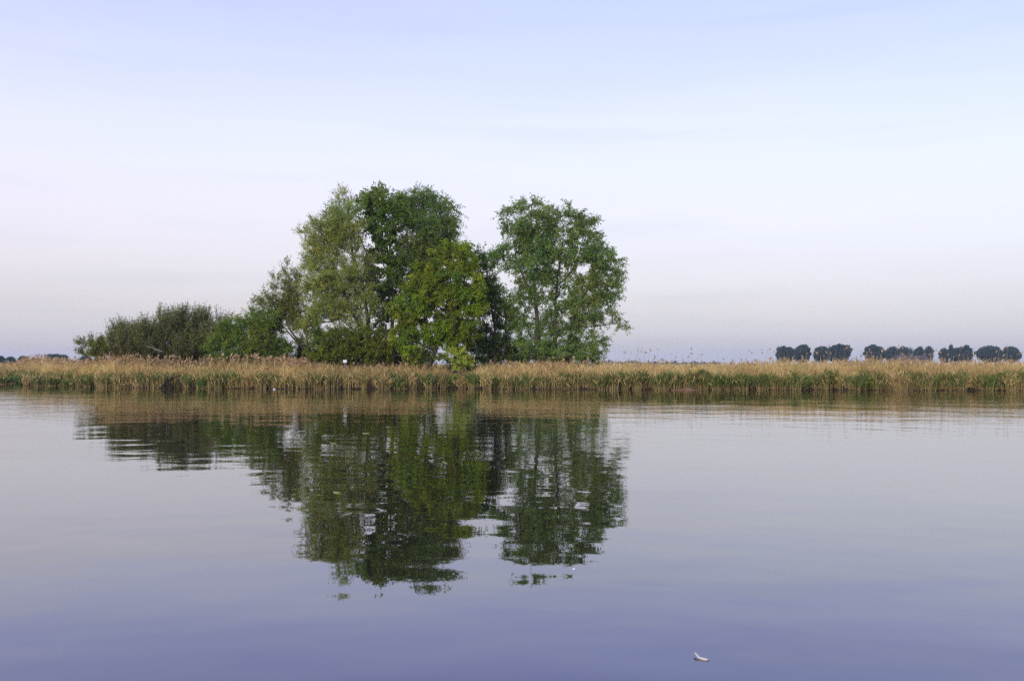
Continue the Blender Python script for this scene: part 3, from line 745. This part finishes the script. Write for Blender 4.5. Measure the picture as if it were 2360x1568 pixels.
def reed_bed():
    rng = np.random.default_rng(77)
    g = Geo()
    # the old dry reeds
    n = 46000
    x = rng.uniform(-50, 50, n)
    clump = .5 + .5 * np.sin(x * 1.9 + 1.3 * np.sin(x * .53)) * np.sin(x * .77 + 2)
    t = .5 + 10 * rng.random(n) ** 1.5 + .9 * clump * rng.random(n)
    y = bank(x) + t
    col = CX + x * F / y
    gap = np.exp(-((col - 1060) / 30.0) ** 2)
    H = EYE + (HY - np.interp(col, TOPX, TOPY)) * y / F
    swell = 1 + .05 * np.sin(x * .23 + 2) * np.sin(x * .61) + .06 * np.sin(x * 1.3 + 2 * np.sin(x * .41)) * np.sin(x * 2.9 + y) + .05 * np.sin(x * .55 + 1) * np.sin(y * .9)
    h = H * swell * np.clip(rng.normal(.84, .12, n), .3, 1.12) * np.where(t < 1.4, rng.uniform(.5, .98, n), 1) - .1
    h = np.clip(h * (1 - .25 * gap * (t < 3)), .4, 3.0)
    base = np.stack([x, y, np.full(n, .08)], 1)
    ls = .16 + .12 * np.sin(x * .31 + 2)
    patch = .35 * np.sin(x * .8 + 1.7 * np.sin(x * .33)) * (np.sin(x * .21 + y * .5) > .2)
    lean = np.stack([(rng.normal(.10, 1, n) * ls + patch * .45) * h * .6, rng.normal(-.1, .12, n) * h], 1)
    broken = rng.random(n) < .05
    lean[broken] *= 3.0; h[broken] *= .75
    tone = np.clip(rng.normal(.5, .22, n) + .2 * np.sin(x * .9 + np.sin(x * .37) * 3) + .12 * np.sin(x * 3.1 + y), 0, 1)
    mid, tip = stalks(g, base, h, lean, rng.uniform(.018, .036, n), rng, 0, tone)
    for j in range(2):
        f = rng.uniform(.0, .8, n)[:, None]
        blades(g, mid * (1 - f) + tip * f, rng.uniform(0, 2 * np.pi, n), rng.uniform(.7, 1.4, n), rng.uniform(.3, .6, n), rng.uniform(.014, .028, n), rng.uniform(.1, .7, n), rng, 0, np.clip(tone + rng.normal(0, .15, n), 0, 1))
    # seed plumes: thick on the left, sparse elsewhere
    pr = np.interp(col, [-100, 60, 110, 160, 230, 280, 680, 720, 1100, 1500, 1700, 2359], [.12, .3, .3, .12, .32, .36, .28, .07, .06, .08, .08, .08])
    sel = (rng.random(n) < pr * 1.6) & (h > H * .82)
    plumes(g, tip[sel], rng, 1, 1.15)
    # a few tall thin stems standing clear above the rest
    for (a, b, cnt, hi) in ((1400, 2359, 230, 1.0), (1440, 1560, 40, 1.25), (200, 700, 420, .40), (700, 1400, 60, .5), (40, 170, 90, .42), (2000, 2359, 90, .6)):
        cc = rng.uniform(a, b, cnt); dd = np.array([bank_d(c) for c in cc]) + rng.uniform(.8, 5, cnt)
        xx = (cc - CX) * dd / F
        hh = EYE + (HY - np.interp(cc, TOPX, TOPY)) * dd / F + rng.random(cnt) ** 1.6 * hi
        b_ = np.stack([xx, dd, np.full(cnt, .2)], 1)
        _, tp = stalks(g, b_, hh - .2, np.stack([rng.normal(.08, .16, cnt), rng.normal(0, .1, cnt)], 1), np.full(cnt, .018), rng, 2)
        s2 = rng.random(cnt) < .55
        plumes(g, tp[s2], rng, 1, 1.25 if a in (200, 40) else .8)
    o = g.build("reed_bed", [R_DRY, R_PLUME, R_STEM])
    tag(o, "golden dry reed bed with feathery plumes lining the far bank", "reeds", kind="stuff")

    # further reeds and rough grass behind, out to the field
    g = Geo(); n = 17000
    u = rng.random(n); y = 76 + 150 * u ** 1.6
    x = (rng.uniform(-250, 2600, n) - CX) * y / F
    ok = y > bank(x) + 9; x, y, n = x[ok], y[ok], int(ok.sum())
    h = np.clip(rng.normal(1.18, .13, n), .6, 1.6)
    base = np.stack([x, y, np.full(n, .25)], 1)
    tone = np.clip(rng.normal(.55, .2, n), 0, 1)
    m_, tp = stalks(g, base, h, np.stack([rng.normal(.08, .25, n), rng.normal(0, .2, n)], 1), rng.uniform(.05, .10, n) * (y / 76) ** .5, rng, 0, tone)
    blades(g, m_, rng.uniform(0, 6.28, n), rng.uniform(.5, 1.3, n), rng.uniform(.5, .9, n), rng.uniform(.04, .08, n), rng.uniform(.1, .6, n), rng, 0, tone)
    tag(g.build("field_reeds", [R_DRY]), "straw-coloured reed field stretching back behind the bank", "reeds", kind="stuff")

    # tufts of young green and old straw reeds along the water's edge
    g = Geo()
    cx_ = np.arange(-49, 49, .36); cx_ = cx_ + rng.uniform(-.22, .22, len(cx_))
    for X in cx_:
        Y = float(bank(X)); c_ = CX + X * F / Y
        den = float(np.interp(c_, GRX, GRD)); gh = float(np.interp(c_, GRX, GRH))
        if rng.random() < .16: continue
        green = np.clip(rng.normal(.30 + .36 * den, .28), .05, 1) if c_ > 1350 else np.clip(rng.normal(.47, .3), .03, 1)
        w = rng.uniform(.25, .75); hm = gh * rng.uniform(.72, 1.22); n = int(50 + 68 * w)
        r = np.clip(rng.normal(0, .26, (n, 2)), -.6, .6)
        base = np.stack([X + r[:, 0] * w, Y + .3 + r[:, 1] * .75, np.full(n, -.02)], 1)
        h = hm * np.clip(rng.normal(.86, .15, n), .35, 1.15)
        lean = np.stack([r[:, 0] * w * .55 + rng.normal(.02, .06, n), r[:, 1] * .25 - .06 + rng.normal(0, .05, n)], 1)
        mid, tip = stalks(g, base, h, lean, rng.uniform(.016, .03, n), rng, 1, np.clip(rng.normal(.5, .22, n), 0, 1))
        bright = 3 if rng.random() < .3 else 0
        for j in range(4):
            f = rng.uniform(-.3, 1, n)[:, None]
            st = mid * (1 - f) + tip * f - [0, 0, .1]
            isg = rng.random(n) < green
            for msk, m in ((isg, bright), (~isg & (rng.random(n) < .6), 2)):
                k = int(msk.sum())
                if k: blades(g, st[msk], rng.uniform(0, 6.28, k), rng.uniform(.75, 1.42, k), rng.uniform(.22, .46, k), rng.uniform(.02, .042, k), rng.uniform(.0, .6, k), rng, m)
    # a scatter of broken stalks lying towards the water
    n = 160; x = rng.uniform(-48, 48, n)
    b_ = np.stack([x, bank(x) + .1, np.full(n, .12)], 1)
    stalks(g, b_, rng.uniform(.02, .35, n), np.stack([rng.normal(0, .7, n), rng.uniform(-.7, .0, n)], 1), np.full(n, .022), rng, 1)
    tag(g.build("young_reeds", [R_GREEN, R_STEM, R_DRY, R_BRIGHT]), "young green reeds fringing the foot of the dry reed bed", "reeds", kind="stuff")
reed_bed()

GC = "reed clumps at the water's edge"
def reed_clump(label, x0, x1, top, green, seed, fan=.35, dd=-.25, mat=None, tan=.5, density=1.0):
    rng = np.random.default_rng(seed + 4000)
    c = (x0 + x1) / 2; d = bank_d(c) + dd
    X = (c - CX) * d / F; w = (x1 - x0) * d / F
    hmax = EYE + (HY - top) * d / F
    root = empty("reed_clump", (X, d, 0)); tag(root, label, "reed clump", GC)
    n = int(95 * w * density + 40)
    r = rng.normal(0, .23, (n, 2)); r = np.clip(r, -.5, .5)
    base = np.stack([X + r[:, 0] * w * .78, d + .28 + r[:, 1] * .8, np.full(n, -.03)], 1)
    h = hmax * np.clip(rng.normal(.88, .13, n), .4, 1.08) * (1 - .35 * np.abs(r[:, 0]) * 1.2)
    lean = np.stack([r[:, 0] * w * fan * 1.6 + rng.normal(0, .05, n), r[:, 1] * .3 - .06 + rng.normal(0, .04, n)], 1)
    gs, gl = Geo(), Geo()
    mid, tip = stalks(gs, base, h, lean, rng.uniform(.02, .036, n), rng, 0, np.clip(rng.normal(tan, .2, n), 0, 1))
    for j in range(6):
        f = rng.uniform(-.25, 1, n)[:, None]
        sel = rng.random(n) < (.35 + .65 * green)
        st = (mid * (1 - f) + tip * f - np.array([0, 0, .12]))[sel]; k = len(st)
        isg = rng.random(k) < green
        az = rng.uniform(0, 6.28, k); el = rng.uniform(.75, 1.45, k); ln = rng.uniform(.25, .48, k); ww = rng.uniform(.025, .05, k); dr = rng.uniform(0, .6, k)
        for msk, m in ((isg, 0), (~isg, 1)):
            if msk.any(): blades(gl, st[msk], az[msk], el[msk], ln[msk], ww[msk], dr[msk], rng, m)
    gs.build("stems", R_STEM, root, origin=(X, d, 0)); gl.build("leaves", [mat or R_GREEN, R_DRY], root, origin=(X, d, 0))

clumps = [
    ("dark green reed clump cut by the left edge of the photo", -6, 21, 868, .9, dict(dd=-9.5)),
    ("bright green reed clump set back, second from the left edge", 22, 48, 869, 1., dict(mat=R_BRIGHT, dd=-3)),
    ("thin tan reed clump standing in the water, third from the left edge", 50, 70, 866, .25, dict(dd=-10)),
    ("dark green reed clump fourth from the left edge", 75, 97, 866, .75, dict(dd=-8)),
    ("green reed clump fifth from the left edge, left of the low tan tuft", 105, 131, 870, .85, dict(dd=-5)),
    ("short reed tuft with bright green left half on a dark mud foot, left bank", 142, 172, 876, .7, dict(mat=R_BRIGHT, dd=-2.2)),
    ("green reed clump just left of the large fan-shaped olive clump", 190, 223, 872, .85, {}),
    ("large fan-shaped olive reed clump under the left end of the shrubs", 224, 257, 862, .55, dict(fan=.55)),
    ("olive reed clump right beside the large fan-shaped one", 260, 287, 863, .5, {}),
    ("small vivid green reed clump right of the dark driftwood", 454, 477, 872, 1., dict(mat=R_BRIGHT)),
    ("tall vase-shaped olive reed clump under the green bush's left side", 488, 514, 858, .55, dict(fan=.6)),
    ("tall olive-green reed clump below the leaning willow", 589, 613, 856, .55, {}),
    ("slim green reed clump left of the white marker sign", 729, 748, 862, .7, {}),
    ("tan reed clump under the tall clump, left of two small green ones", 879, 901, 864, .1, {}),
    ("small green reed clump, left one of the twin pair", 903, 922, 870, .9, dict(mat=R_BRIGHT)),
    ("small green reed clump, right one of the twin pair", 923, 940, 872, .85, {}),
    ("reddish-tan reed clump right of the twin green pair", 938, 961, 860, .05, dict(tan=.25)),
    ("narrow bright green reed clump left of the gap with leafy weeds", 978, 996, 860, .9, dict(mat=R_BRIGHT)),
    ("bent brown reed clump right of the leafy weeds below the lime sapling", 1055, 1081, 868, .05, dict(tan=.2, fan=.7)),
    ("tan and olive reed clump right of the muddy gap", 1109, 1136, 864, .35, {}),
    ("broad olive reed clump below the right willow's left edge", 1155, 1191, 862, .5, {}),
    ("bright green reed clump below the right willow's trunks", 1193, 1222, 866, .9, dict(mat=R_BRIGHT)),
    ("green reed clump below the right willow's right half", 1290, 1318, 868, .7, {}),
    ("green reed clump below the right willow's branch tip, first of the row of tufts", 1376, 1401, 864, .8, {}),
    ("olive reed clump second in the row of tufts on the right", 1402, 1428, 858, .65, {}),
    ("green reed clump third in the row of tufts, left of the leaning stalk fan", 1430, 1453, 860, .75, {}),
    ("big spreading green reed clump with tan stalks leaning right", 1454, 1486, 853, .75, dict(fan=.6)),
    ("low green reed clump left of the reddish mound", 1508, 1546, 863, .85, {}),
    ("green reed clump rising behind the reddish mound's left end", 1548, 1571, 859, .8, {}),
    ("slender green reed clump rising behind the reddish mound's right end", 1579, 1602, 856, .8, {}),
    ("tallest dense dark green reed clump, right of the reddish mound", 1603, 1634, 850, .85, dict(density=1.3)),
    ("medium green reed clump first right of the tallest dense one", 1639, 1668, 863, .95, {}),
    ("small green reed clump second right of the tallest dense one", 1669, 1688, 866, .9, {}),
    ("green reed clump third right of the tallest dense one", 1699, 1732, 862, .9, {}),
    ("green reed clump fourth right of the tallest dense one", 1743, 1779, 862, .9, {}),
    ("large tan-stalked reed clump bulging out of the green fringe at right", 2050, 2102, 856, .35, dict(dd=-.45, tan=.6, density=1.2)),
    ("tan-stalked reed clump near the right edge of the photo", 2316, 2353, 860, .4, dict(dd=-.4, tan=.55)),
]
for i, (lb, a, b, tp, gr, kw) in enumerate(clumps):
    reed_clump(lb, a, b, tp, gr, i, **kw)

# leafy weeds
WEED = leaf_mat("leaf_weed", (0.065, 0.145, 0.018), (0.160, 0.290, 0.041))
def weed(label, x0, x1, top, seed, mat=WEED, n=420):
    rng = np.random.default_rng(seed + 7000)
    c = (x0 + x1) / 2; d = bank_d(c) + .35
    X = (c - CX) * d / F; w = (x1 - x0) * d / F; hm = EYE + (HY - top) * d / F
    root = empty("weed", (X, d, .1)); tag(root, label, "weed", "leafy weeds on the mud bank")
    ns = 16
    bx = np.stack([X + rng.uniform(-.4, .4, ns) * w, d + rng.uniform(-.2, .5, ns), np.full(ns, .08)], 1)
    tp = bx + np.stack([rng.normal(0, .12, ns), rng.normal(-.05, .1, ns), hm * rng.uniform(.5, 1, ns)], 1)
    gs, gl = Geo(), Geo()
    frusta(gs, bx, tp, np.full(ns, .012), np.full(ns, .005), 4)
    k = rng.integers(0, ns, n); f = rng.uniform(.15, 1.02, (n, 1))
    blades(gl, bx[k] * (1 - f) + tp[k] * f, rng.uniform(0, 6.28, n), rng.uniform(-.1, .8, n), rng.uniform(.12, .24, n), rng.uniform(.05, .1, n), rng.uniform(.2, .9, n), rng)
    gs.build("stems", R_STEM, root, origin=(X, d, .1)); gl.build("leaves", mat, root, origin=(X, d, .1))
weed("leafy green weeds in the muddy gap left of the lime sapling", 1016, 1056, 866, 1)
weed("dark leafy weeds behind the small bright tuft, left of the marker sign's post", 690, 722, 876, 2, L_GREEN)
weed("low leafy weeds right of the bright green clump below the right willow", 1222, 1250, 872, 3)
weed("bushy dark green weeds left of the large tan-stalked clump", 1985, 2030, 872, 4, L_GREEN, 700)
weed("bushy dark green weeds right of the large tan-stalked clump", 2103, 2124, 874, 5, L_GREEN)
weed("dark weeds at the water's edge right of the tallest dense reed clump", 1634, 1650, 874, 6, L_DEEP)
weed("dark weeds at the water's edge in the middle of the right fringe", 1820, 1862, 876, 7, L_GREEN, 600)

# ------------------------------------------------------------------ small things on the bank and the water
def plain(name, col, rough=.5, spec=.4):
    return rough_mat(name, tuple(c * .88 for c in col), col, 9, rough, bump=.15)
WHITE = plain("white_paint", (0.84, 0.84, 0.84))
POST = rough_mat("weathered_post", (0.12, 0.10, 0.08), (0.22, 0.19, 0.15), 7, stretch=(1, 1, .2))
RUST = rough_mat("rust", (0.16, 0.045, 0.028), (0.26, 0.09, 0.05), 8)
CLAY = rough_mat("red_clay", (0.13, 0.07, 0.035), (0.33, 0.18, 0.085), 5, stretch=(.5, 1, 1))

def marker():
    d = bank_d(795) + .9
    p = at(795, 832, d); X = p[0]
    root = empty("marker_post", (X, d, .1)); tag(root, "small white sign plate on a weathered post among the reeds", "sign")
    g = Geo(); tube(g, [(X + .02, d, -.1), (X + .01, d, 1.0), (X, d, p[2] - .08)], [.06, .055, .05], 10); g.build("post", POST, root, True, origin=(X, d, .1))
    g = Geo(); z = p[2]
    box(g, (X - .115, d - .09, z - .085), (X + .115, d - .062, z + .095)); g.build("sign_plate", WHITE, root, origin=(X, d, .1))
marker()

def rust_frame():
    d = 76.0
    a, b = at(255, 769, d), at(282, 768, d)
    root = empty("metal_frame", (a[0], d, .2)); tag(root, "rust-red pipe frame standing behind the low left shrub", "frame")
    for q in (a, b):
        g = Geo(); tube(g, [(q[0], d, .1), (q[0], d, q[2])], [.05, .05], 8); g.build("post", RUST, root, True, origin=(a[0], d, .2))
    g = Geo(); tube(g, [(a[0] - .05, d, a[2]), (b[0] + .05, d, b[2])], [.05, .05], 8); g.build("crossbar", RUST, root, True, origin=(a[0], d, .2))
rust_frame()

def dead_branch():
    d = 69.4
    rng = np.random.default_rng(5)
    pts = [at(*p, d + q) for p, q in (((386, 813), .5), ((370, 808), .1), ((357, 803), 0), ((345, 799), .1), ((331, 796), .2))]
    root = empty("dead_branch", pts[0]); tag(root, "bare pale dead branch poking out of the brownish shrub", "branch")
    g = Geo(); tube(g, pts, [.035, .03, .022, .016, .008], 7, rng=rng); g.build("limb", DEADWOOD, root, True, origin=pts[0])
    g = Geo()
    for (a, b, r) in (((368, 808), (352, 807), .02), ((357, 803), (346, 793), .018), ((350, 801), (338, 800), .014), ((375, 810), (360, 812), .016)):
        A, B = at(*a, d + .1), at(*b, d - .1)
        tube(g, [A, (A + B) / 2 + [0, 0, .03], B], [r, r * .8, r * .4], 5)
    g.build("twigs", DEADWOOD, root, True, origin=pts[0])
dead_branch()

def driftwood():
    rng = np.random.default_rng(8); d = bank_d(372) - .35
    b0 = at(368, 893, d); b0[2] = -.1
    root = empty("driftwood", b0); tag(root, "dark tangle of driftwood branches leaning out of the reeds at the water's edge", "driftwood")
    g = Geo()
    tube(g, [b0, at(378, 884, d), at(390, 876, d + .1), at(401, 866, d + .2)], [.06, .05, .035, .012], 7, rng=rng)
    g.build("limb", DRIFT, root, True, origin=b0)
    g = Geo()
    for k in range(26):
        u = rng.uniform(0, .8); a = b0 + (at(401, 866, d) - b0) * u + rng.normal(0, .08, 3) * [1, .5, .3]
        e = a + np.array([rng.uniform(-.1, .75), rng.normal(0, .2), rng.uniform(.05, .55)])
        e[2] = max(e[2], .02)
        tube(g, [a, (a + e) / 2 + rng.normal(0, .04, 3), e], [.022, .016, .006], 4)
    g.build("twigs", DRIFT, root, True, origin=b0)
driftwood()

def mound():
    d = bank_d(1578) - .45; rng = np.random.default_rng(21)
    c = at(1578, 895, d); root_z = 0
    nx, ny = 26, 9
    u = np.linspace(-1, 1, nx); v = np.linspace(-1, 1, ny)
    U, W = np.meshgrid(u, v, indexing='ij')
    prof = np.clip(1 - np.abs(U) ** 2.6, 0, 1) ** .6 * np.clip(1 - W ** 2, 0, 1) ** .6
    Z = prof * .14 * (1 + .25 * np.sin(U * 6 + 1) + rng.normal(0, .09, U.shape)) - .05
    V = np.stack([c[0] + U * .93 + .05 * np.sin(W * 3), d + W * .34 + .08 * U, Z], -1)
    i = np.arange(nx - 1)[:, None] * ny; j = np.arange(ny - 1)[None]
    q = np.stack([i + j, i + ny + j, i + ny + j + 1, i + j + 1], -1).reshape(-1, 4)
    g = Geo(); g.add(V.reshape(-1, 3), q)
    o = g.build("mound", CLAY, None, True, origin=(c[0], d, 0))
    tag(o, "low reddish-brown mound lying at the waterline between reed clumps", "mound")
mound()

def barn():
    d = 500.0
    a, b = at(2060, 826, d), at(2130, 826, d)
    zr = at(0, 818, d)[2]; ze = at(0, 826, d)[2]
    root = empty("barn", ((a[0] + b[0]) / 2, d, .3)); tag(root, "long low building with a dull purple-grey roof under the far middle trees", "building")
    og = ((a[0] + b[0]) / 2, d, .3)
    g = Geo(); box(g, (a[0], d - 5, .2), (b[0], d + 5, ze)); g.build("wall", plain("barn_wall", (.2, .17, .15), .9), root, origin=og)
    g = Geo(); x0, x1 = a[0] - .6, b[0] + .6
    V = [(x0, d - 5.8, ze - .2), (x1, d - 5.8, ze - .2), (x1 - 1, d, zr), (x0 + 1, d, zr), (x0, d + 5.8, ze - .2), (x1, d + 5.8, ze - .2)]
    g.add(V, [(0, 1, 2, 3), (3, 2, 5, 4), (0, 4, 5, 1)], [(0, 3, 4), (1, 5, 2)])
    g.build("roof", plain("barn_roof", (.085, .072, .072), .9), root, origin=og)
barn()

def water_at(x, y):
    d = EYE * F / (y - HY)
    return np.array([(x - CX) * d / F, d, 0.0])

def feather():
    p = water_at(1617, 1516)
    k = p[1] / F
    g = Geo(); rng = np.random.default_rng(2)
    off = [(-13, 9), (-11, 4), (-6, 0), (2, -3.5), (8, -5), (13, -4.5)]
    # the bend lies on the water, so rows in the photo become depth
    pts = [(p[0] + a * k, p[1] + b * k * p[1] / EYE * .8, .004 + (.012 if i < 2 else 0)) for i, (a, b) in enumerate(off)]
    tube(g, pts, [.004, .0065, .0072, .0072, .0065, .003], 9, rng=rng)
    tag(g.build("peeled_stick", plain("peeled_wood", (.66, .61, .52)), None, True, origin=p), "short pale curved peeled stick floating in the near water", "stick")
feather()

def scrap():
    p = water_at(1322, 1310); g = Geo()
    n = 12; ang = np.arange(n) * 2 * np.pi / n; rng = np.random.default_rng(4)
    r = .012 * rng.uniform(.7, 1.25, n)
    ring = np.stack([p[0] + r * np.cos(ang), p[1] + r * 1.6 * np.sin(ang), np.full(n, -.002)], 1)
    top = ring * 1.0; top[:, 2] = .007; top[:, :2] = p[:2] + (ring[:, :2] - p[:2]) * .75
    V = np.concatenate([ring, top, [[p[0], p[1], .009]]])
    j = np.arange(n); k = (j + 1) % n
    g.add(V, np.stack([j, k, n + k, n + j], -1), np.stack([n + j, n + k, np.full(n, 2 * n)], -1))
    tag(g.build("foam_scrap", WHITE, None, True, origin=p), "tiny white scrap floating below the right willow's mirrored top", "scrap")
    p = water_at(632, 896.5); g = Geo()
    V = np.array([(-.13, -.12, 0), (.12, -.15, 0), (.16, .1, 0), (-.1, .14, 0), (-.1, -.08, .07), (.05, -.1, .1), (.1, .06, .06), (-.06, .1, .08)]) * .62 + p
    g.add(V, [(0, 1, 5, 4), (1, 2, 6, 5), (2, 3, 7, 6), (3, 0, 4, 7), (4, 5, 6, 7)])
    tag(g.build("plastic_scrap", plain("grey_plastic", (.6, .62, .64)), None, False, origin=p), "pale crumpled scrap caught at the reeds' foot below the leaning willow", "scrap")
scrap()

FLOAT = leaf_mat("floating_leaf", (0.34, 0.30, 0.07), (0.50, 0.44, 0.15))
def floating_leaf(x, y, size, label, seed):
    rng = np.random.default_rng(seed); p = water_at(x, y); g = Geo()
    a = rng.uniform(-.5, .5); c, s = math.cos(a), math.sin(a)
    prof = [(-1, 0), (-.55, .28), (0, .38), (.55, .25), (1, 0), (.55, -.25), (0, -.38), (-.55, -.28)]
    V = [(p[0] + size * (c * u - s * v), p[1] + size * 2.2 * (s * u + c * v), .004 + .25 * size * u * u) for u, v in prof] + [(p[0], p[1], .002)]
    n = len(prof); j = np.arange(n); k = (j + 1) % n
    g.add(V, None, np.stack([j, k, np.full(n, n)], -1), None, .6)
    tag(g.build("floating_leaf", FLOAT, None, True, origin=p), label, "leaf", "leaves floating on the river")
for i, (x, y, s, lb) in enumerate([
    (843, 998, .10, "yellow floating leaf farthest left in the dark tree reflection, higher one"),
    (768, 1021, .09, "yellow floating leaf in the left part of the tree reflection near the mirrored shrub"),
    (776, 1135, .06, "yellow floating leaf lowest on the left of the mirrored tall clump"),
    (1026, 1066, .06, "yellow floating leaf in the middle of the mirrored tall clump"),
    ]):
    floating_leaf(x, y, s, lb, i)

# ------------------------------------------------------------------ haze over the whole place
def haze():
    g = Geo(); box(g, (-2500, -1700, -4), (2500, 2600, 27))
    m, nt, out = new_mat("haze_air")
    v = nt.nodes.new("ShaderNodeVolumePrincipled")
    v.inputs["Color"].default_value = (0.86, 0.91, 1.0, 1)
    v.inputs["Density"].default_value = 0.00022
    v.inputs["Anisotropy"].default_value = 0.2
    nt.links.new(v.outputs[0], out.inputs["Volume"])
    tag(g.build("haze", m), kind="stuff")
haze()
